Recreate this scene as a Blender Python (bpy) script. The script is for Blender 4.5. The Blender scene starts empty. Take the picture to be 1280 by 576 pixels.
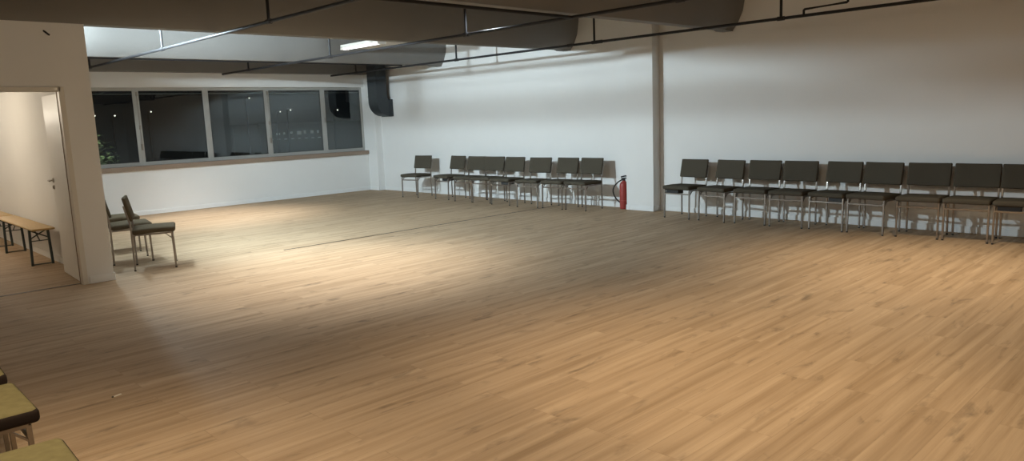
import bpy, bmesh, math, random
from mathutils import Vector, Matrix
R = math.radians
PI = math.pi
random.seed(7)
S = bpy.context.scene
COL = S.collection

# ------------------------------------------------------------------ materials
def new_mat(name):
    m = bpy.data.materials.new(name); m.use_nodes = True
    nt = m.node_tree
    b = nt.nodes['Principled BSDF']
    return m, nt, b

def N(nt, t, **kw):
    n = nt.nodes.new(t)
    for k, v in kw.items(): setattr(n, k, v)
    return n

def noise_mat(name, col, var=0.08, scale=20, rough=0.6, metal=0.0, bump=0.0, bscale=200, stretch=(1, 1, 1), coords='Object', spec=0.5):
    m, nt, b = new_mat(name)
    tc = N(nt, 'ShaderNodeTexCoord'); mp = N(nt, 'ShaderNodeMapping')
    mp.inputs['Scale'].default_value = stretch
    nt.links.new(tc.outputs[coords], mp.inputs[0])
    nz = N(nt, 'ShaderNodeTexNoise'); nz.inputs['Scale'].default_value = scale; nz.inputs['Detail'].default_value = 4
    nt.links.new(mp.outputs[0], nz.inputs['Vector'])
    mx = N(nt, 'ShaderNodeMix', data_type='RGBA')
    mx.inputs[6].default_value = tuple(c * (1 - var) for c in col) + (1,)
    mx.inputs[7].default_value = tuple(min(1, c * (1 + var)) for c in col) + (1,)
    nt.links.new(nz.outputs[0], mx.inputs[0]); nt.links.new(mx.outputs[2], b.inputs['Base Color'])
    b.inputs['Roughness'].default_value = rough; b.inputs['Metallic'].default_value = metal
    b.inputs['Specular IOR Level'].default_value = spec
    if bump:
        n2 = N(nt, 'ShaderNodeTexNoise'); n2.inputs['Scale'].default_value = bscale; n2.inputs['Detail'].default_value = 3
        nt.links.new(mp.outputs[0], n2.inputs['Vector'])
        bp = N(nt, 'ShaderNodeBump'); bp.inputs['Strength'].default_value = bump; bp.inputs['Distance'].default_value = 0.004
        nt.links.new(n2.outputs[0], bp.inputs['Height']); nt.links.new(bp.outputs[0], b.inputs['Normal'])
    return m

def emit_mat(name, col, strength):
    m, nt, b = new_mat(name)
    b.inputs['Base Color'].default_value = (.8, .8, .8, 1)
    b.inputs['Emission Color'].default_value = tuple(col) + (1,)
    b.inputs['Emission Strength'].default_value = strength
    return m

def floor_mat():
    m, nt, b = new_mat('oak_planks')
    tc = N(nt, 'ShaderNodeTexCoord')
    mp = N(nt, 'ShaderNodeMapping'); nt.links.new(tc.outputs['Object'], mp.inputs[0])
    br = N(nt, 'ShaderNodeTexBrick'); nt.links.new(mp.outputs[0], br.inputs['Vector'])
    br.offset = 0.37; br.offset_frequency = 2; br.squash = 1.0
    br.inputs['Scale'].default_value = 1.0
    br.inputs['Brick Width'].default_value = 1.38; br.inputs['Row Height'].default_value = 0.193
    br.inputs['Mortar Size'].default_value = 0.0016; br.inputs['Mortar Smooth'].default_value = 0.2
    br.inputs['Bias'].default_value = 0.0
    br.inputs['Color1'].default_value = (0, 0, 0, 1); br.inputs['Color2'].default_value = (1, 1, 1, 1)
    br.inputs['Mortar'].default_value = (0.5, 0.5, 0.5, 1)
    # per plank value shifts the grain lookup so that every plank has its own figure
    sep = N(nt, 'ShaderNodeSeparateColor'); nt.links.new(br.outputs['Color'], sep.inputs[0])
    mul = N(nt, 'ShaderNodeMath', operation='MULTIPLY'); mul.inputs[1].default_value = 37.0
    nt.links.new(sep.outputs[0], mul.inputs[0])
    cmb = N(nt, 'ShaderNodeCombineXYZ'); nt.links.new(mul.outputs[0], cmb.inputs[2])
    add = N(nt, 'ShaderNodeVectorMath', operation='ADD')
    nt.links.new(tc.outputs['Object'], add.inputs[0]); nt.links.new(cmb.outputs[0], add.inputs[1])
    def stretched(sx, sy, scale, detail, rough=0.55, dist=0.0):
        q = N(nt, 'ShaderNodeMapping'); q.inputs['Scale'].default_value = (sx, sy, 1)
        nt.links.new(add.outputs[0], q.inputs[0])
        z = N(nt, 'ShaderNodeTexNoise'); z.inputs['Scale'].default_value = scale
        z.inputs['Detail'].default_value = detail; z.inputs['Roughness'].default_value = rough
        z.inputs['Distortion'].default_value = dist
        nt.links.new(q.outputs[0], z.inputs['Vector']); return z
    g1 = stretched(0.40, 11, 1.5, 5, 0.5, 0.5)      # broad streaks
    g2 = stretched(1.2, 60, 2.0, 3, 0.5)           # fine pores
    g3 = stretched(1.2, 3.6, 2.3, 4, 0.6, 0.5)     # knots and clouds
    ramp = N(nt, 'ShaderNodeValToRGB')
    ramp.color_ramp.elements[0].position = 0.30; ramp.color_ramp.elements[0].color = (0.300, 0.204, 0.119, 1)
    ramp.color_ramp.elements[1].position = 0.72; ramp.color_ramp.elements[1].color = (0.475, 0.347, 0.226, 1)
    e = ramp.color_ramp.elements.new(0.5); e.color = (0.395, 0.280, 0.176, 1)
    nt.links.new(g1.outputs[0], ramp.inputs[0])
    # fine pores darken
    r2 = N(nt, 'ShaderNodeMapRange'); r2.inputs[1].default_value = 0.3; r2.inputs[2].default_value = 0.7
    r2.inputs[3].default_value = 0.93; r2.inputs[4].default_value = 1.05
    nt.links.new(g2.outputs[0], r2.inputs[0])
    r3 = N(nt, 'ShaderNodeMapRange'); r3.inputs[1].default_value = 0.58; r3.inputs[2].default_value = 0.74
    r3.inputs[3].default_value = 1.0; r3.inputs[4].default_value = 0.55
    nt.links.new(g3.outputs[0], r3.inputs[0])
    r4 = N(nt, 'ShaderNodeMapRange'); r4.inputs[3].default_value = 0.965; r4.inputs[4].default_value = 1.035
    nt.links.new(sep.outputs[0], r4.inputs[0])
    a = N(nt, 'ShaderNodeMath', operation='MULTIPLY'); nt.links.new(r2.outputs[0], a.inputs[0]); nt.links.new(r3.outputs[0], a.inputs[1])
    c = N(nt, 'ShaderNodeMath', operation='MULTIPLY'); nt.links.new(a.outputs[0], c.inputs[0]); nt.links.new(r4.outputs[0], c.inputs[1])
    sc = N(nt, 'ShaderNodeVectorMath', operation='SCALE')
    nt.links.new(ramp.outputs[0], sc.inputs[0]); nt.links.new(c.outputs[0], sc.inputs['Scale'])
    # joints
    mx = N(nt, 'ShaderNodeMix', data_type='RGBA')
    fm = N(nt, 'ShaderNodeMath', operation='MULTIPLY'); fm.inputs[1].default_value = 0.25
    nt.links.new(br.outputs['Fac'], fm.inputs[0]); nt.links.new(fm.outputs[0], mx.inputs[0])
    nt.links.new(sc.outputs[0], mx.inputs[6]); mx.inputs[7].default_value = (0.10, 0.06, 0.03, 1)
    nt.links.new(mx.outputs[2], b.inputs['Base Color'])
    rr = N(nt, 'ShaderNodeMapRange'); rr.inputs[3].default_value = 0.56; rr.inputs[4].default_value = 0.70
    nt.links.new(g2.outputs[0], rr.inputs[0]); nt.links.new(rr.outputs[0], b.inputs['Roughness'])
    bp = N(nt, 'ShaderNodeBump'); bp.inputs['Strength'].default_value = 0.12; bp.inputs['Distance'].default_value = 0.002
    nt.links.new(g2.outputs[0], bp.inputs['Height']); nt.links.new(bp.outputs[0], b.inputs['Normal'])
    b.inputs['Specular IOR Level'].default_value = 0.22
    return m

def glass_mat():
    m = bpy.data.materials.new('window_glass'); m.use_nodes = True
    nt = m.node_tree; nt.nodes.clear()
    out = N(nt, 'ShaderNodeOutputMaterial'); mix = N(nt, 'ShaderNodeMixShader')
    tr = N(nt, 'ShaderNodeBsdfTransparent'); tr.inputs[0].default_value = (.78, .82, .82, 1)
    gl = N(nt, 'ShaderNodeBsdfGlossy'); gl.inputs['Color'].default_value = (.92, .97, 1, 1); gl.inputs['Roughness'].default_value = 0.015
    fr = N(nt, 'ShaderNodeFresnel'); fr.inputs['IOR'].default_value = 1.55
    mu = N(nt, 'ShaderNodeMath', operation='MULTIPLY_ADD'); mu.inputs[1].default_value = 1.0; mu.inputs[2].default_value = 0.025
    nt.links.new(fr.outputs[0], mu.inputs[0]); nt.links.new(mu.outputs[0], mix.inputs[0])
    nt.links.new(tr.outputs[0], mix.inputs[1]); nt.links.new(gl.outputs[0], mix.inputs[2]); nt.links.new(mix.outputs[0], out.inputs[0])
    return m

M = dict(
    floor=floor_mat(),
    wall=noise_mat('white_wall_paint', (.74, .73, .71), .02, 3, .75, bump=.15, bscale=90, coords='Object'),
    beam=noise_mat('grey_concrete_paint', (.19, .18, .168), .06, 2.5, .8, bump=.2, bscale=60),
    ceil=noise_mat('ceiling_paint', (.36, .34, .32), .04, 3, .8),
    base=noise_mat('white_skirting', (.76, .76, .75), .02, 5, .45),
    frame=noise_mat('grey_aluminium', (.42, .41, .385), .05, 8, .42, metal=.35),
    sill=noise_mat('beige_sill', (.26, .19, .14), .06, 6, .45),
    glass=glass_mat(),
    black=noise_mat('black_painted_steel', (.020, .019, .020), .1, 12, .5, spec=.3),
    duct=noise_mat('black_sheet_duct', (.035, .042, .048), .12, 5, .5, metal=.1),
    seam=noise_mat('dark_floor_profile', (.06, .042, .028), .1, 8, .5),
    door=noise_mat('door_lacquer', (.72, .70, .66), .015, 4, .38),
    casing=noise_mat('door_casing', (.66, .62, .55), .015, 4, .4),
    handle=noise_mat('worn_steel', (.30, .27, .23), .1, 20, .3, metal=.9),
    chrome=noise_mat('chromed_tube', (.31, .28, .25), .05, 10, .30, metal=.92),
    dark_fab=noise_mat('dark_olive_fabric', (.078, .067, .050), .25, 350, .95, bump=.5, bscale=700, spec=.1),
    olive_fab=noise_mat('olive_fabric', (.100, .078, .050), .22, 300, .95, bump=.5, bscale=700, spec=.1),
    moss_fab=noise_mat('moss_green_fabric', (.175, .150, .072), .25, 28, .95, bump=.5, bscale=700, spec=.1),
    trim_dark=noise_mat('dark_seat_edge', (.020, .013, .010), .2, 200, .85, bump=.4, bscale=700, spec=.15),
    rubber=noise_mat('black_rubber', (.02, .02, .02), .1, 30, .7),
    pine=noise_mat('varnished_pine', (.50, .33, .13), .22, 6, .42, stretch=(14, 1, 14)),
    steel_green=noise_mat('dark_green_steel', (.03, .045, .045), .15, 12, .45),
    red=noise_mat('extinguisher_red', (.30, .035, .028), .06, 6, .45),
    label=noise_mat('label_cream', (.46, .10, .08), .1, 30, .6),
    paper=noise_mat('paper', (.75, .70, .60), .05, 30, .8),
    night=noise_mat('night_ground', (.05, .055, .05), .3, 1.5, .9),
    leaf=noise_mat('leaves', (.10, .15, .06), .4, 5, .8),
    bark=noise_mat('bark', (.08, .06, .04), .3, 8, .9),
    facade=noise_mat('facade', (.03, .03, .03), .1, 2, .8),
    lit=emit_mat('lit_window', (1, .95, .85), .07),
    bulb=emit_mat('street_bulb', (1, .95, .8), 3.0),
    tube=emit_mat('lamp_tube', (.93, .97, 1), 2.2),
    housing=noise_mat('lamp_housing', (.62, .58, .52), .03, 6, .5),
)

# ------------------------------------------------------------------ geometry helpers
def box(bm, x0, x1, y0, y1, z0, z1, bev=0.0, seg=2, mat=None):
    r = bmesh.ops.create_cube(bm, size=1)
    vs = r['verts']
    for v in vs:
        v.co = Vector((x0 + (v.co.x + .5) * (x1 - x0), y0 + (v.co.y + .5) * (y1 - y0), z0 + (v.co.z + .5) * (z1 - z0)))
    if bev:
        es = {e for v in vs for e in v.link_edges}
        bmesh.ops.bevel(bm, geom=list(es), offset=bev, segments=seg, profile=.5, affect='EDGES')
    if mat is not None:
        bmesh.ops.transform(bm, matrix=mat, verts=[v for v in bm.verts if v.is_valid and v in vs])

def sweep(bm, pts, rx, ry=None, n=10, square=False, up=Vector((0, 1, 0)), cap=True):
    """tube through pts; square=True gives a rectangular section rx wide (along 'up' cross) by ry."""
    ry = ry or rx
    pts = [Vector(p) for p in pts]
    rings = []
    for i, p in enumerate(pts):
        if i == 0: t = pts[1] - p
        elif i == len(pts) - 1: t = p - pts[i - 1]
        else: t = (pts[i + 1] - p).normalized() + (p - pts[i - 1]).normalized()
        t.normalize()
        u = up.copy()
        if abs(u.dot(t)) > .95: u = Vector((1, 0, 0)) if abs(t.x) < .9 else Vector((0, 0, 1))
        s = t.cross(u).normalized(); w = s.cross(t).normalized()
        k = 1.0
        if 0 < i < len(pts) - 1:
            a = (pts[i + 1] - p).angle(p - pts[i - 1]); k = 1 / max(.5, math.cos(a / 2))
        if square:
            c = .18
            prof = [(1, 1 - c), (1 - c, 1), (-1 + c, 1), (-1, 1 - c), (-1, -1 + c), (-1 + c, -1), (1 - c, -1), (1, -1 + c)]
            ring = [bm.verts.new(p + s * (a_ * rx * k) + w * (b_ * ry)) for a_, b_ in prof]
        else:
            ring = [bm.verts.new(p + s * rx * math.cos(2 * PI * j / n) + w * ry * math.sin(2 * PI * j / n)) for j in range(n)]
        rings.append(ring)
    m_ = len(rings[0])
    for a, b in zip(rings, rings[1:]):
        for j in range(m_): bm.faces.new((a[j], a[(j + 1) % m_], b[(j + 1) % m_], b[j]))
    if cap:
        bm.faces.new(rings[0][::-1]); bm.faces.new(rings[-1])

def lathe(bm, prof, cx=0, cy=0, n=28):
    rings = [[bm.verts.new((cx + r * math.cos(2 * PI * j / n), cy + r * math.sin(2 * PI * j / n), z)) for j in range(n)] for r, z in prof]
    for a, b in zip(rings, rings[1:]):
        for j in range(n): bm.faces.new((a[j], a[(j + 1) % n], b[(j + 1) % n], b[j]))
    bm.faces.new(rings[0][::-1]); bm.faces.new(rings[-1])

def prism(bm, prof, axis, a, b):
    """closed 2-D profile extruded along an axis from a to b. axis 'x': prof=(y,z); 'y': prof=(x,z); 'z': (x,y)"""
    def P(u, v, t): return {'x': (t, u, v), 'y': (u, t, v), 'z': (u, v, t)}[axis]
    A = [bm.verts.new(P(u, v, a)) for u, v in prof]; B = [bm.verts.new(P(u, v, b)) for u, v in prof]
    n = len(prof)
    for i in range(n): bm.faces.new((A[i], A[(i + 1) % n], B[(i + 1) % n], B[i]))
    bm.faces.new(A[::-1]); bm.faces.new(B)

def obj(name, bm, mat, parent=None, smooth=False, loc=None):
    bmesh.ops.recalc_face_normals(bm, faces=bm.faces)
    me = bpy.data.meshes.new(name); bm.to_mesh(me); bm.free()
    me.materials.append(mat)
    if smooth:
        for p in me.polygons: p.use_smooth = True
        try: me.set_sharp_from_angle(angle=R(38))
        except Exception: pass
    o = bpy.data.objects.new(name, me); COL.objects.link(o)
    if parent: o.parent = parent
    if loc: o.location = loc
    return o

def tag(o, label=None, cat=None, group=None, kind=None):
    if label: o['label'] = label
    if cat: o['category'] = cat
    if group: o['group'] = group
    if kind: o['kind'] = kind
    return o

def empty(name, loc=(0, 0, 0), rz=0.0, **kw):
    o = bpy.data.objects.new(name, None); COL.objects.link(o)
    o.location = loc; o.rotation_euler = (0, 0, rz); o.empty_display_size = .1
    return tag(o, **kw)

def copy_tree(o, parent=None):
    c = o.copy(); COL.objects.link(c)
    if parent: c.parent = parent
    for ch in list(o.children): copy_tree(ch, c)
    return c

def struct(name, bm, mat, parent=None, smooth=False):
    o = obj(name, bm, mat, parent, smooth)
    if not parent: o['kind'] = 'structure'
    return o

def B(*boxes):
    bm = bmesh.new()
    for b in boxes: box(bm, *b[:6], bev=(b[6] if len(b) > 6 else 0))
    return bm

# ------------------------------------------------------------------ the room shell
X0, Y0, ZC = -13.0, -18.0, 3.45
YP = -6.43                       # face of the door wall
XL = -7.80                       # room side of the wall between hall and room
fl = struct('floor', B((X0, 0.2, Y0, 0.2, -.12, 0)), M['floor'])
struct('ceiling', B((X0, 0.2, Y0, 0.2, ZC, ZC + .15)), M['ceil'])
struct('wall_right', B((0, .2, Y0, .2, 0, ZC)), M['wall'])
struct('wall_near', B((X0, 0.2, Y0 - .2, Y0, 0, ZC)), M['wall'])
struct('wall_left', B((X0 - .2, X0, Y0, .2, 0, ZC)), M['wall'])
# window wall with its long opening (right end at x=-.16); stretches behind the hall as well
WX0, WX1, WZ0, WZ1 = -7.70, -0.16, .955, 2.458
struct('wall_far', B((X0, 0, 0, .2, 0, WZ0), (X0, 0, 0, .2, WZ1, ZC), (X0, WX0, 0, .2, WZ0, WZ1), (WX1, 0, 0, .2, WZ0, WZ1)), M['wall'])
# partition between hall and room, and the wall with the doorway
struct('wall_hall_side', B((-7.90, XL, YP + .1, 0, 0, ZC)), M['wall'])
DX0, DX1, DZ = -9.02, -8.095, 2.083
struct('wall_door_side', B((X0, DX0, YP, YP + .1, 0, 2.765), (DX1, XL, YP, YP + .1, 0, 2.765), (DX0, DX1, YP, YP + .1, DZ, 2.765)), M['wall'])
struct('wall_hall_left', B((-9.75, -9.65, YP + .1, 0, 0, ZC)), M['wall'])

# baseboards
def skirting(name, runs):
    bm = bmesh.new()
    for (a, b_, c, d) in runs: box(bm, a, b_, c, d, 0, .085, bev=.004, seg=1)
    return struct(name, bm, M['base'])
skirting('baseboard_far', [(XL, -.17, -.014, 0)])
skirting('baseboard_right', [(-.014, 0, -7.74, -.40), (-.014, 0, Y0, -8.36)])
skirting('baseboard_door_side', [(-8.045, XL + .012, YP - .014, YP)])
skirting('baseboard_room_side', [(XL, XL + .012, YP, 0)])
skirting('baseboard_hall', [(-7.914, -7.90, -5.3, 0)])

# corner pilaster and the large pilaster on the right wall
struct('trim_1', B((-.165, 0, -.385, 0, 0, ZC)), M['wall'])
struct('trim_2', B((-.195, 0, -8.30, -7.76, 0, ZC)), M['wall'])
skirting('baseboard_pillar', [(-.209, -.195, -8.314, -7.83), (-.209, 0, -7.76, -7.746), (-.209, 0, -8.314, -8.30), (-.209, -.195, -7.83, -7.746)])
skirting('baseboard_corner', [(-.179, -.165, -.399, 0), (-.179, 0, -.399, -.385)])

# concrete beams across the room
def beam(name, y0, x0, x1, w=.17):
    bm = bmesh.new()
    prism(bm, [(y0, 2.762), (y0 + w, 2.762), (y0 + w + .07, 2.84), (y0 + w + .155, 3.02), (y0 + w + .19, 3.22), (y0 + w + .20, ZC), (y0 - .20, ZC), (y0 - .19, 3.22), (y0 - .155, 3.02), (y0 - .07, 2.84)], 'x', x0, x1)
    return struct(name, bm, M['beam'], smooth=True)
beam('trim_3', -17.3, X0, 0); beam('trim_4', -14.4, X0, 0)
beam('trim_5', -9.60, X0, 0); beam('trim_6', -6.43, X0, 0); beam('trim_7', -2.78, XL, 0)
struct('trim_8', B((XL, 0, -.22, 0, 2.74, ZC)), M['beam'])      # edge beam above the windows
# bearing noses where the beams meet the wall
for i, y in enumerate((-9.60, -6.43, -2.78)):
    bm = bmesh.new(); prism(bm, [(-.26, 2.762), (-.20, 2.744), (0, 2.744), (0, 2.762)], 'y', y, y + .17)
    struct('trim_%d' % (9 + i), bm, M['beam'])

# dark movement profile across the floor
cc = bmesh.new(); sweep(cc, [(XL, -2.66, 2.750), (-.95, -2.66, 2.750)], .010, .010, square=True)
tag(obj('beam_strip', cc, M['black']), 'thin black strip along the underside of the beam nearest the windows', 'cable duct')  # thin black strip under the beam
struct('trim_12', B((-9.65, -8.0, -6.335, -6.30, 0, .004)), M['seam'])
struct('trim_15', B((-5.7, -.02, -6.32, -6.295, 0, .003)), M['seam'])

# window sill board
struct('trim_13', B((WX0, WX1 + .02, -.045, .12, .868, .957, .004)), M['sill'])

# ------------------------------------------------------------------ windows
YF = .125
edges = [-7.70, -6.62, -5.27, -3.92, -2.593, -1.225, -.165]
for i in range(6):
    a, b_ = edges[i], edges[i + 1]
    w = empty('window_%d' % (i + 1), ((a + b_) / 2, YF, WZ0)); w['kind'] = 'structure'
    hw = (b_ - a) / 2; H_ = WZ1 - WZ0
    t = .058
    bm = B((-hw, -hw + t, 0, .05, 0, H_, .004), (hw - t, hw, 0, .05, 0, H_, .004), (-hw + t, hw - t, 0, .05, 0, .07, .004), (-hw + t, hw - t, 0, .05, H_ - .062, H_, .004))
    obj('window_frame', bm, M['frame'], w)
    obj('glass_pane', B((-hw + t, hw - t, .022, .028, .07, H_ - .062)), M['glass'], w)
    obj('glazing_bead', B((-hw + t, -hw + t + .008, .012, .022, .07, H_ - .062), (hw - t - .008, hw - t, .012, .022, .07, H_ - .062),
                          (-hw + t, hw - t, .012, .022, .07, .078), (-hw + t, hw - t, .012, .022, H_ - .07, H_ - .062)), M['black'], w)
    obj('blind_rail', B((-hw + t, hw - t, .055, .07, H_ - .125, H_ - .112)), M['frame'], w)
    if i in (2, 4):                    # long espagnolette lever on the left frame
        bm = bmesh.new()
        sweep(bm, [(-hw + .012, -.02, H_ - .09), (-hw + .012, -.028, .80), (-hw + .016, -.02, .42)], .006, .006)
        h = obj('window_handle', bm, M['chrome'], w, True)
        obj('handle_bracket', B((-hw + .0, -hw + .03, -.03, .0, H_ - .16, H_ - .08, .003), (-hw, -hw + .03, -.03, 0, .70, .78, .003), (-hw, -hw + .03, -.03, 0, .30, .42, .003)), M['handle'], h)
    if i == 5:
        obj('window_handle', B((-hw + .012, -hw + .034, -.022, 0, .70, .82, .004)), M['chrome'], w)

# ------------------------------------------------------------------ door: casing, leaf, handle
d = empty('door_1', (DX1, YP + .05, 0)); d['kind'] = 'structure'
cz = bmesh.new()
y0, y1 = -.062, .062
for a, b_ in ((-.018, .032), (DX0 - DX1 - .032, DX0 - DX1 + .018)):
    box(cz, a, b_, y0, y1, 0, DZ + .028, .003)
box(cz, DX0 - DX1, 0, y0, y1, DZ - .02, DZ + .028, .003)
obj('door_casing', cz, M['casing'], d)
obj('door_seal', B((-.024, -.018, .03, .040, 0, DZ - .02)), M['sill'], d)
leaf = obj('door_leaf', B((-.04, 0, .07, .95, .012, DZ - .03, .003)), M['door'], d)
leaf.location = (.03, 0, 0)
leaf.rotation_euler = (0, 0, R(-3.0))
bm = bmesh.new()
sweep(bm, [(-.04, .885, 1.10), (-.09, .885, 1.10), (-.098, .86, 1.10), (-.098, .765, 1.10)], .009, .009)
obj('door_handle', bm, M['handle'], leaf, True)
bm = bmesh.new(); sweep(bm, [(-.04, .885, 1.10), (-.05, .885, 1.10)], .026, n=20); sweep(bm, [(-.04, .885, 1.02), (-.05, .885, 1.02)], .024, n=20)
box(bm, -.058, -.05, .882, .888, 1.005, 1.035)
obj('rosette', bm, M['handle'], leaf, True)
obj('hinge', B((-.0, .008, .066, .082, 1.72, 1.80), (-.0, .008, .066, .082, .22, .30)), M['handle'], leaf)

# ------------------------------------------------------------------ conduits hung under the beams
PR = .0195
def pipe(x, y0, y1, hangers, label):
    p = empty('ceiling_rail', (x, y0, 2.70), label=label, cat='ceiling rail', group='black rails hung under the ceiling')
    bm = bmesh.new(); sweep(bm, [(0, 0, 0), (0, y1 - y0, 0)], PR, n=12)
    obj('rail', bm, M['black'], p, True)
    for h in hangers:
        bm = bmesh.new(); sweep(bm, [(0, h - y0, PR * .5), (0, h - y0, ZC - 2.70)], .017, n=10)
        obj('hanger', bm, M['black'], p, True)
        bm = bmesh.new(); sweep(bm, [(0, h - y0 - .045, 0), (0, h - y0 + .045, 0)], .027, n=12)
        obj('clamp', bm, M['black'], p, True)
    return p
p1 = pipe(-1.15, -16.5, -.20, (-14.4, -10.9, -7.91, -4.63, -1.235), 'black ceiling rail nearest the white wall with the long chair rows')
p2 = pipe(-3.70, -16.5, -.30, (-14.4, -11.1, -7.86, -4.48, -1.49), 'middle black ceiling rail running away towards the windows')
p3 = pipe(-6.44, -16.5, -1.30, (-14.4, -11.1, -7.89, -4.81, -1.47), 'leftmost black ceiling rail, crossing the bright beam by the door wall')
# little stepped branch on the right rail
bm = bmesh.new()
sweep(bm, [(0, 5.31, 0), (0, 5.31, .062), (0, 5.295, .075), (0, 4.80, .09), (0, 4.785, .10), (0, 4.785, .7)], .015, n=10)
obj('branch', bm, M['black'], p1, True)
bm = bmesh.new(); sweep(bm, [(0, 8.44, 0), (0, 8.62, 0)], .026, n=12); obj('coupling', bm, M['black'], p1, True)
bm = bmesh.new(); sweep(bm, [(0, 9.05, 0), (0, 9.13, 0)], .025, n=12); obj('coupling', bm, M['black'], p1, True)
bm = bmesh.new(); sweep(bm, [(0, 0, 0), (2.70, 0, 0)], PR * .9, n=12)
tag(obj('cross_rail', bm, M['black'], None, True, (-6.42, -9.69, 2.70)), 'short black cross rail joining two long rails under a beam', 'ceiling rail')

# ------------------------------------------------------------------ ventilation duct in the corner
du = empty('ventilation_duct', (-.27, -.73, 1.75), label='black square ventilation duct dropping beside the windows and elbowing into the wall', cat='duct')
def arc(cx, cz, r, a0, a1, n=10): return [(cx + r * math.cos(a0 + (a1 - a0) * k / n), cz + r * math.sin(a0 + (a1 - a0) * k / n)) for k in range(n + 1)]
prof = [(-.16, 1.65)] + [(-.16, .36)] + arc(.17, .335, .33, PI, 1.5 * PI, 12) + [(.20, .005), (.20, .37), (.165, .372), (.13, .40), (.12, .44), (.12, 1.65)]
bm = bmesh.new(); prism(bm, prof, 'y', -.175, .175); obj('duct_shaft', bm, M['duct'], du)
bm = B((.19, .268, -.19, .19, -.01, .385, .003)); obj('flange', bm, M['duct'], du)
obj('joint_band', B((-.168, .128, -.183, .183, .80, .812)), M['duct'], du); obj('joint_band', B((-.168, .128, -.183, .183, .45, .462)), M['duct'], du)

# ------------------------------------------------------------------ fire extinguisher
ex = empty('fire_extinguisher', (-.125, -7.65, 0), label='red fire extinguisher with black hose standing beside the white pillar', cat='fire extinguisher')
bm = bmesh.new(); lathe(bm, [(.066, 0), (.072, .01), (.074, .03), (.074, .385), (.070, .42), (.055, .45), (.032, .468), (.028, .48)]); obj('cylinder', bm, M['red'], ex, True)
bm = bmesh.new(); lathe(bm, [(.0755, .14), (.0755, .148)]); obj('band', bm, M['label'], ex, True)
bm = bmesh.new(); lathe(bm, [(.026, .478), (.028, .50), (.02, .512), (.016, .525)]); obj('valve', bm, M['black'], ex, True)
bm = bmesh.new(); sweep(bm, [(0, .045, .512), (0, -.02, .52), (0, -.10, .525)], .011, .012, square=True, up=Vector((1, 0, 0))); obj('handle', bm, M['black'], ex)
bm = bmesh.new(); sweep(bm, [(0, .055, .54), (0, -.03, .560), (0, -.105, .558)], .011, .011, square=True, up=Vector((1, 0, 0))); obj('lever', bm, M['black'], ex)
bm = bmesh.new()
hp = []
for k in range(15):
    t = k / 14; a = PI * .5 + PI * t * .98
    hp.append((-.02 - .07 * math.sin(PI * t), .01 + .125 * math.sin(PI * t) ** .7 + .055 * t, .50 - .40 * t + .02 * math.sin(PI * t)))
sweep(bm, hp, .011, n=8); obj('hose', bm, M['rubber'], ex, True)
bm = bmesh.new(); sweep(bm, [(hp[-1][0], hp[-1][1], hp[-1][2] + .02), (hp[-1][0] + .01, hp[-1][1] - .01, .05)], .016, n=10); obj('nozzle', bm, M['rubber'], ex, True)

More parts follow.
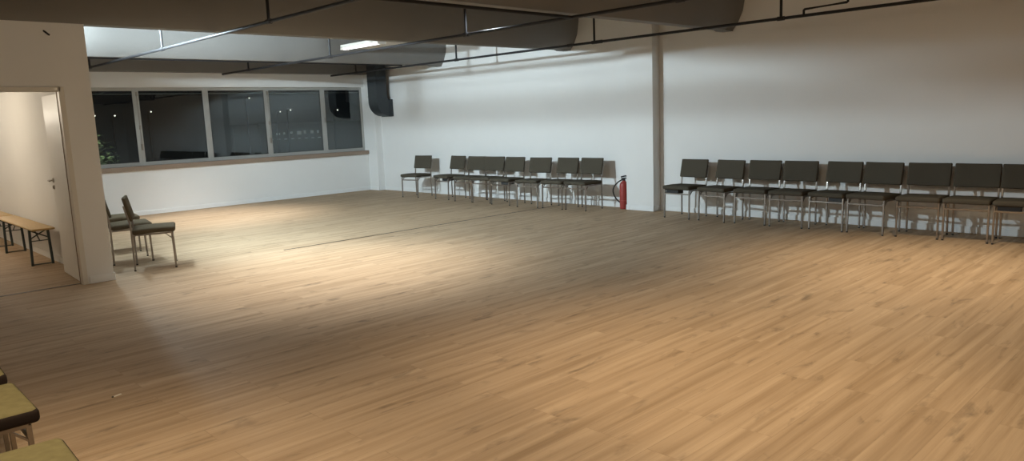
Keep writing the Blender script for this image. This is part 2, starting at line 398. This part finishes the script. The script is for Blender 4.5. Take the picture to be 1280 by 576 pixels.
# ------------------------------------------------------------------ chairs
# local frame: the chair faces +x, its width runs along y, origin on the floor under the seat centre
def cushion(bm, lx, ly, z0, z1, r=.024, crown=.008):
    box(bm, -lx / 2, lx / 2, -ly / 2, ly / 2, z0, z1, bev=r, seg=4)
def make_chair(label, seat_mat, back_mat, edge_mat=None):
    c = empty('stacking_chair', label=label, cat='chair')
    W, HW = .225, .0105
    zs0, zs1 = .435, .495
    # seat pad, slightly crowned, front edge rolled down
    bm = bmesh.new(); cushion(bm, .465, .485, zs0, zs1)
    bmesh.ops.subdivide_edges(bm, edges=[e for e in bm.edges if e.calc_length() > .2], cuts=5, use_grid_fill=True)
    for v in bm.verts:
        x, y = v.co.x / .2325, v.co.y / .2425
        if v.co.z > (zs0 + zs1) / 2: v.co.z += .010 * max(0, 1 - x * x) * max(0, 1 - y * y)
        v.co.z -= .008 * max(0, -x)
    seat = obj('seat', bm, seat_mat, c, True); seat.location = (.005, 0, 0)
    if edge_mat:
        bm = bmesh.new(); cushion(bm, .471, .491, zs0 - .006, zs1 - .006, .020)
        obj('seat_edge', bm, edge_mat, seat, True)
    # backrest pad, leaning back
    bm = bmesh.new(); box(bm, -.018, .018, -.240, .240, 0, .282, bev=.014, seg=3)
    bmesh.ops.subdivide_edges(bm, edges=[e for e in bm.edges if e.calc_length() > .2], cuts=5, use_grid_fill=True)
    for v in bm.verts:
        y = v.co.y / .24; v.co.x += -.012 * (1 - y * y)
    bk = obj('backrest', bm, back_mat, c, True); bk.location = (-.214, 0, .592); bk.rotation_euler = (0, R(-13), 0)
    # legs: square chromed tube
    for s in (-1, 1):
        bm = bmesh.new(); sweep(bm, [(.205, s * W, .014), (.195, s * W, .425)], HW, HW, square=True)
        lg = obj('leg', bm, M['chrome'], c)
        bm = bmesh.new(); lathe(bm, [(.012, 0), (.0125, .016)], .205, s * W, 12); obj('foot_cap', bm, M['rubber'], lg)
        bm = bmesh.new(); sweep(bm, [(-.235, s * W, .014), (-.232, s * (W + .001), .50), (-.240, s * (W + .001), .58), (-.284, s * (W + .001), .775)], HW, HW, square=True)
        lg = obj('leg', bm, M['chrome'], c)
        bm = bmesh.new(); lathe(bm, [(.012, 0), (.0125, .016)], -.235, s * W, 12); obj('foot_cap', bm, M['rubber'], lg)
    bm = bmesh.new()
    for s in (-1, 1):
        sweep(bm, [(-.232, s * W, .420), (.196, s * W, .425)], .009, .010, square=True)
        sweep(bm, [(.197, s * W, .352), (.125, s * W, .418)], .005, .008, square=True)
    sweep(bm, [(-.232, -W, .42), (-.232, W, .42)], .009, .009, square=True, up=Vector((0, 0, 1)))
    obj('seat_frame', bm, M['chrome'], c)
    bm = bmesh.new(); sweep(bm, [(.197, -W, .372), (.197, W, .372)], .010, .010, square=True, up=Vector((0, 0, 1)))
    obj('crossbar', bm, M['chrome'], c)
    return c

dark = make_chair('x', M['dark_fab'], M['dark_fab'])
first = [True]
def place(proto, flag, mx, my, rz, label, group):
    c = proto if flag[0] else copy_tree(proto)
    flag[0] = False
    # (mx,my) is the middle between the two front feet
    c.rotation_euler = (0, 0, rz)
    c.location = (mx - .205 * math.cos(rz), my - .205 * math.sin(rz), 0)
    c['label'] = label; c['category'] = 'chair'; c['group'] = group
    return c

GR = 'dark chairs in the long row right of the pillar'
GL = 'dark chairs in the row left of the pillar'
right = [
    (-0.68, -9.07, 0.04, 'dark upholstered chair first right of the white pillar, a dark plate under its seat'),
    (-0.71, -9.69, 0.08, 'dark upholstered chair second right of the white pillar'),
    (-0.68, -10.25, -0.01, 'dark upholstered chair third right of the white pillar'),
    (-0.69, -10.78, -0.01, 'dark upholstered chair fourth right of the white pillar'),
    (-0.68, -11.34, 0.07, 'dark upholstered chair fifth right of the white pillar, a dark plate under its seat'),
    (-0.70, -11.84, 0.07, 'dark upholstered chair sixth right of the white pillar'),
    (-0.68, -12.40, -0.03, 'dark upholstered chair seventh right of the white pillar'),
    (-0.67, -12.91, -0.02, 'dark upholstered chair eighth from the white pillar, second from the right edge'),
    (-0.67, -13.41, -0.04, 'dark upholstered chair at the far right end, cut by the picture edge'),
]
left = [
    (-0.80, -2.44, -0.12, 'dark upholstered chair standing apart at the left end of its row'),
    (-0.72, -3.46, 0.03, 'dark upholstered chair second from the left end, after the gap'),
    (-0.78, -4.17, -0.08, 'dark upholstered chair third from the left end of the row before the pillar'),
    (-0.77, -4.69, -0.08, 'dark upholstered chair fourth from the left end of the row before the pillar'),
    (-0.80, -5.27, -0.05, 'dark upholstered chair fourth from the extinguisher'),
    (-0.82, -5.98, -0.10, 'dark upholstered chair third from the extinguisher'),
    (-0.76, -6.56, -0.02, 'dark upholstered chair second from the extinguisher'),
    (-0.72, -7.07, 0.00, 'dark upholstered chair next to the red fire extinguisher'),
]
plates = []
for lst, g in ((right, GR), (left, GL)):
    for x, y, d_, lab in lst:
        plates.append(place(dark, first, x, y + d_ * .3, PI + math.atan2(-d_, .47) * .7, lab, g))
# some chairs carry a dark plate under the front of the seat
for idx in (0, 4, 8, 10, 13):
    bm = B((.06, .19, -.20, .02, .375, .433, .004)) if idx in (0, 8) else B((.02, .20, .03, .205, .385, .433, .004))
    o = obj('underseat_plate', bm, M['rubber'], plates[idx])

# olive chairs beside the door wall, facing the room
olive = make_chair('x', M['olive_fab'], M['olive_fab']); f2 = [True]
GO = 'olive chairs behind the door wall'
place(olive, f2, -6.99, -6.05, R(-20), 'olive chair nearest the camera behind the door wall, seen from the side', GO)
place(olive, f2, -7.05, -5.32, R(-10), 'middle olive chair behind the door wall, its seat showing past the nearest one', GO)
place(olive, f2, -6.90, -4.37, R(-8), 'farthest olive chair behind the door wall, in front of the window wall', GO)

# moss chairs in the bottom left corner
moss = make_chair('x', M['moss_fab'], M['moss_fab'], M['trim_dark']); f3 = [True]
GM = 'moss green chairs at the bottom left edge'
def place_corner(cx, cy, rz, near, label):
    # cx,cy: front corner of the seat (near=-1: the corner towards the camera)
    lx, ly = .2375, near * .2425
    c = place(moss, f3, 0, 0, rz, label, GM)
    c.location = (cx - (lx * math.cos(rz) - ly * math.sin(rz)), cy - (lx * math.sin(rz) + ly * math.cos(rz)), 0)
place_corner(-9.600, -11.80, R(0), -1, 'moss green chair with dark seat edge, the middle one at the left picture edge')
place_corner(-9.600, -11.15, R(-2), -1, 'moss green chair of which only a dark seat corner shows above the others')
place_corner(-9.61, -12.21, R(-2), 1, 'moss green chair in the bottom left corner, nearest the camera')

# ------------------------------------------------------------------ folding benches in the hall
def make_bench():
    b = empty('folding_bench', (-8.09, -4.83, 0))
    L, hw = 2.25, .125
    bm = bmesh.new(); box(bm, -hw, hw, 0, L, .462, .487, bev=.010, seg=3); obj('bench_top', bm, M['pine'], b, True)
    for k, y in enumerate((.28, L - .42)):
        sgn = 1 if k == 0 else -1
        bm = bmesh.new()
        for s in (-1, 1):
            sweep(bm, [(s * .112, y, 0), (s * .100, y + .0, .455)], .014, .017, square=True)
        fr = obj('leg', bm, M['steel_green'], b)
        bm = bmesh.new()
        sweep(bm, [(-.11, y, .012), (.11, y, .012)], .007, .007, n=8)
        obj('floor_bar', bm, M['steel_green'], fr, True); bm = bmesh.new()
        sweep(bm, [(-.105, y, .31), (.105, y, .31)], .006, .006, n=8)
        obj('crossbar', bm, M['steel_green'], fr, True); bm = bmesh.new()
        sweep(bm, [(-.103, y, .34), (.095, y + .02, .445)], .008, .006, n=8); sweep(bm, [(.103, y, .34), (-.095, y + .02, .445)], .008, .006, n=8)
        obj('cross_brace', bm, M['steel_green'], fr, True)
        bm = bmesh.new(); sweep(bm, [(0, y, .31), (0, y + sgn * .30, .455)], .008, .006, n=8); box(bm, -.10, .10, y - .02, y + .02, .450, .463)
        obj('folding_stay', bm, M['steel_green'], b)
    return b
b1 = make_bench(); tag(b1, 'wooden folding bench with dark steel legs seen through the doorway', 'bench')
b2 = copy_tree(b1); b2.location = (-8.10, -2.50, 0)
tag(b2, 'second folding bench behind the first, cut by the left picture edge', 'bench')
b1['group'] = b2['group'] = 'folding benches along the hall wall'

# ------------------------------------------------------------------ small things
hk = bmesh.new()
sweep(hk, [(0, .002, .02), (0, -.012, .016), (.012, -.02, .004), (.030, -.016, -.012), (.045, -.010, -.020)], .010, .009, n=8)
tag(obj('wall_hook', hk, M['black'], None, True, (-8.175, YP - .001, 2.655)), 'small black hook high on the wall above the doorway', 'hook')
pp = bmesh.new(); box(pp, -.030, .022, -.008, .008, 0, .004, bev=.0015, seg=1); 
sc_ = tag(obj('paper_scrap', pp, M['paper'], None, False, (-8.94, -10.42, .0)), 'tiny pale paper scrap lying on the planks near the bottom left', 'scrap')
sc_.rotation_euler = (0, 0, R(20))
pb = bmesh.new(); lathe(pb, [(.006, 0), (.007, .004), (.004, .007)], -.036, 0, 10); obj('dark_end', pb, M['seam'], sc_)

# ------------------------------------------------------------------ luminaires
def luminaire(loc, label, tube_mat, length=1.25):
    l = empty('ceiling_lamp', loc, label=label, cat='ceiling lamp')
    obj('housing', B((-.12, .52, -length / 2, length / 2, .02, .07, .006)), M['housing'], l)
    for s, r in ((-.07, .018), (.02, .009)):
        bm = bmesh.new(); sweep(bm, [(s, -length / 2 + .04, .0), (s, length / 2 - .04, .0)], r, n=12)
        obj('tube', bm, tube_mat, l, True)
    for s in (-length / 2, length / 2 - .03):
        obj('end_cap', B((-.12, .05, s, s + .03, -.02, .02)), M['housing'], l)
    for s in (-.45, .45):
        bm = bmesh.new(); sweep(bm, [(.2, s, .07), (.2, s, ZC - loc[2])], .004, n=6); obj('suspension', bm, M['black'], l)
    return l
luminaire((-2.62, -3.85, 2.965), 'twin tube ceiling lamp glowing between two beams, above the middle of the room', M['tube'], 1.2)

def area(name, loc, rot, size, power, col, spread=180, sy=None):
    d_ = bpy.data.lights.new(name, 'AREA'); d_.energy = power; d_.color = col; d_.size = size; d_.spread = R(spread)
    if sy: d_.shape = 'RECTANGLE'; d_.size_y = sy
    o = bpy.data.objects.new(name, d_); COL.objects.link(o); o.location = loc; o.rotation_euler = rot; return o
def point(name, loc, power, col, rad=.08):
    d_ = bpy.data.lights.new(name, 'POINT'); d_.energy = power; d_.color = col; d_.shadow_soft_size = rad
    o = bpy.data.objects.new(name, d_); COL.objects.link(o); o.location = loc; return o
def spot(name, loc, power, col, angle, blend=.6, rad=.1, tgt=None):
    d_ = bpy.data.lights.new(name, 'SPOT'); d_.energy = power; d_.color = col; d_.spot_size = R(angle); d_.spot_blend = blend; d_.shadow_soft_size = rad
    o = bpy.data.objects.new(name, d_); COL.objects.link(o); o.location = loc
    if tgt is not None:
        o.rotation_euler = (Vector(tgt) - Vector(loc)).to_track_quat('-Z', 'Y').to_euler()
    return o
COOL = (.72, .90, 1.0); WARM = (1.0, .80, .54); NEUT = (1, .88, .70)
spot('cool_lamp', (-7.58, -5.35, 2.865), 1300, COOL, 155, .75, .06, tgt=(0, -6.2, 1.9))
point('cool_fill_by_beam', (-7.35, -3.9, 3.10), 155, COOL, .06)  # unseen fill, added to brighten the left part of the beam face
spot('cool_fill_front', (-3.6, -8.1, 2.95), 35, (.80, .92, 1), 165, .5, .1)  # weak unseen fill, added to lift the middle of the right wall
spot('down_1', (-6.0, -8.1, 3.25), 630, (1, .96, .88), 84, 1.0)
spot('down_2', (-4.7, -1.9, 3.25), 620, (1, .97, .92), 80, 1.0)
spot('down_3', (-2.5, -13.1, 3.1), 420, WARM, 92, 1)
spot('down_5', (-6.2, -13.2, 3.1), 355, WARM, 100, .9)
spot('down_4', (-9.7, -11.9, 3.1), 190, WARM, 75, 1)
point('near_bay_fill', (-9.6, -13.4, 2.7), 125, (1, .84, .62), .12)  # unseen warm fill, added to brighten the front of the door wall
# the hall behind the doorway
point('hall_lamp', (-9.35, -3.2, 2.1), 38, (1, .86, .66), .1)
point('hall_wall_lamp', (-8.3, -.35, 1.95), 22, (1, .9, .75), .06)

# ------------------------------------------------------------------ the night outside
struct('trim_14', B((-30, 60, .6, 90, -3.7, -3.5)), M['night'])
def street_lamp(x, y, z, label):
    o = empty('street_lamp', (x, y, -3.5), label=label, cat='street lamp', group='street lamps outside the windows')
    bm = bmesh.new(); sweep(bm, [(0, 0, 0), (0, 0, z + 3.5 - .1), (0, -.1, z + 3.5 + .03), (0, -.5, z + 3.5 + .06)], .05, n=8); obj('pole', bm, M['black'], o, True)
    bm = B((-.09, .09, -.75, -.35, z + 3.5 + .01, z + 3.5 + .09, .02)); obj('lamp_head', bm, M['black'], o)
    bm = bmesh.new(); bmesh.ops.create_icosphere(bm, subdivisions=2, radius=.05, matrix=Matrix.Translation((0, -.55, z + 3.5 - .03)) @ Matrix.Diagonal((.8, 1, .8, 1)))
    obj('bulb', bm, M['bulb'], o, True)
for (x, z, lab) in ((2.05, 2.59, 'street lamp outside, leftmost small light in the windows'), (3.06, 2.57, 'street lamp outside, second small light in the leftmost pane'),
                    (5.0, 2.74, 'street lamp outside, single light high in the second pane'), (10.95, 3.45, 'street lamp outside, highest small light in the third pane'),
                    (12.97, 2.56, 'street lamp outside, brightest small light in the fourth pane'), (13.7, 2.65, 'street lamp outside, fainter light in the fourth pane'),
                    (17.2, 2.58, 'street lamp outside, small light in the rightmost pane')):
    street_lamp(x, 30.5, z, lab)
def tree(x, y, h, r, label):
    t = empty('tree', (x, y, -3.5), label=label, cat='tree', group='trees outside the windows')
    bm = bmesh.new(); sweep(bm, [(0, 0, 0), (.05, 0, h * .4), (-.05, 0, h * .75)], .12, n=8); obj('trunk', bm, M['bark'], t, True)
    bm = bmesh.new(); rnd = random.Random(int(x * 10) + 5)
    for k in range(1500):
        u = Vector((rnd.gauss(0, 1), rnd.gauss(0, 1), rnd.gauss(0, 1))).normalized() * (rnd.random() ** .4)
        p = Vector((u.x * r, u.y * r, h * .72 + u.z * h * .28)); a = rnd.random() * 6.28
        e1 = Vector((math.cos(a), math.sin(a), rnd.uniform(-.5, .5))) * .10; e2 = Vector((-math.sin(a), math.cos(a), rnd.uniform(-.6, .6))) * .06
        bm.faces.new([bm.verts.new(p + e1), bm.verts.new(p + e2), bm.verts.new(p - e1), bm.verts.new(p - e2)])
    o = obj('crown', bm, M['leaf'], t)
tree(-2.3, 17, 5.4, 1.5, 'leafy tree outside, lit at night in the leftmost pane')
point('street_light', (-3.2, 15.0, 1.8), 500, (1, 1, .85), .03)
hb = empty('low_building', (22.2, 42, -3.5), label='low distant building with a row of lit windows, seen in the fourth pane', cat='building')
obj('walls', B((-5, 5, 0, 5, 0, 5.2)), M['facade'], hb); obj('roof', B((-5.2, 5.2, -.2, 5.2, 5.2, 5.35)), M['night'], hb)
rnd = random.Random(3)
for k in range(9):
    x = -4.2 + k * .62; 
    obj('lit_window', B((x, x + rnd.uniform(.15, .42), -.03, 0, 4.35 + rnd.uniform(-.1, .1), 4.55 + rnd.uniform(0, .15)), (x + .05, x + .3, -.03, 0, 4.0, 4.07)), M['lit'], hb)

w = bpy.data.worlds.new('night'); S.world = w; w.use_nodes = True
w.node_tree.nodes['Background'].inputs[0].default_value = (.004, .0045, .005, 1); w.node_tree.nodes['Background'].inputs[1].default_value = 1

# ------------------------------------------------------------------ camera
yaw, pitch, roll = R(-43.93206691), R(8.72237283), R(-2.23244826)
fw = Vector((-math.sin(yaw) * math.cos(pitch), math.cos(yaw) * math.cos(pitch), -math.sin(pitch)))
r_ = fw.cross(Vector((0, 0, 1))).normalized(); u_ = r_.cross(fw)
r2 = r_ * math.cos(roll) + u_ * math.sin(roll); u2 = -r_ * math.sin(roll) + u_ * math.cos(roll)
cam = bpy.data.cameras.new('camera'); cam.sensor_width = 36; cam.lens = 924.3215 / 1280 * 36; cam.clip_start = .05; cam.clip_end = 300
co = bpy.data.objects.new('camera', cam); COL.objects.link(co)
mw = Matrix((r2, u2, -fw)).transposed().to_4x4(); mw.translation = Vector((-10.208, -15.3332, 1.62)); co.matrix_world = mw
S.camera = co
S.view_settings.view_transform = 'Standard'; S.view_settings.look = 'None'; S.view_settings.gamma = 1; S.view_settings.use_curve_mapping = False
S.view_settings.exposure = 0.12
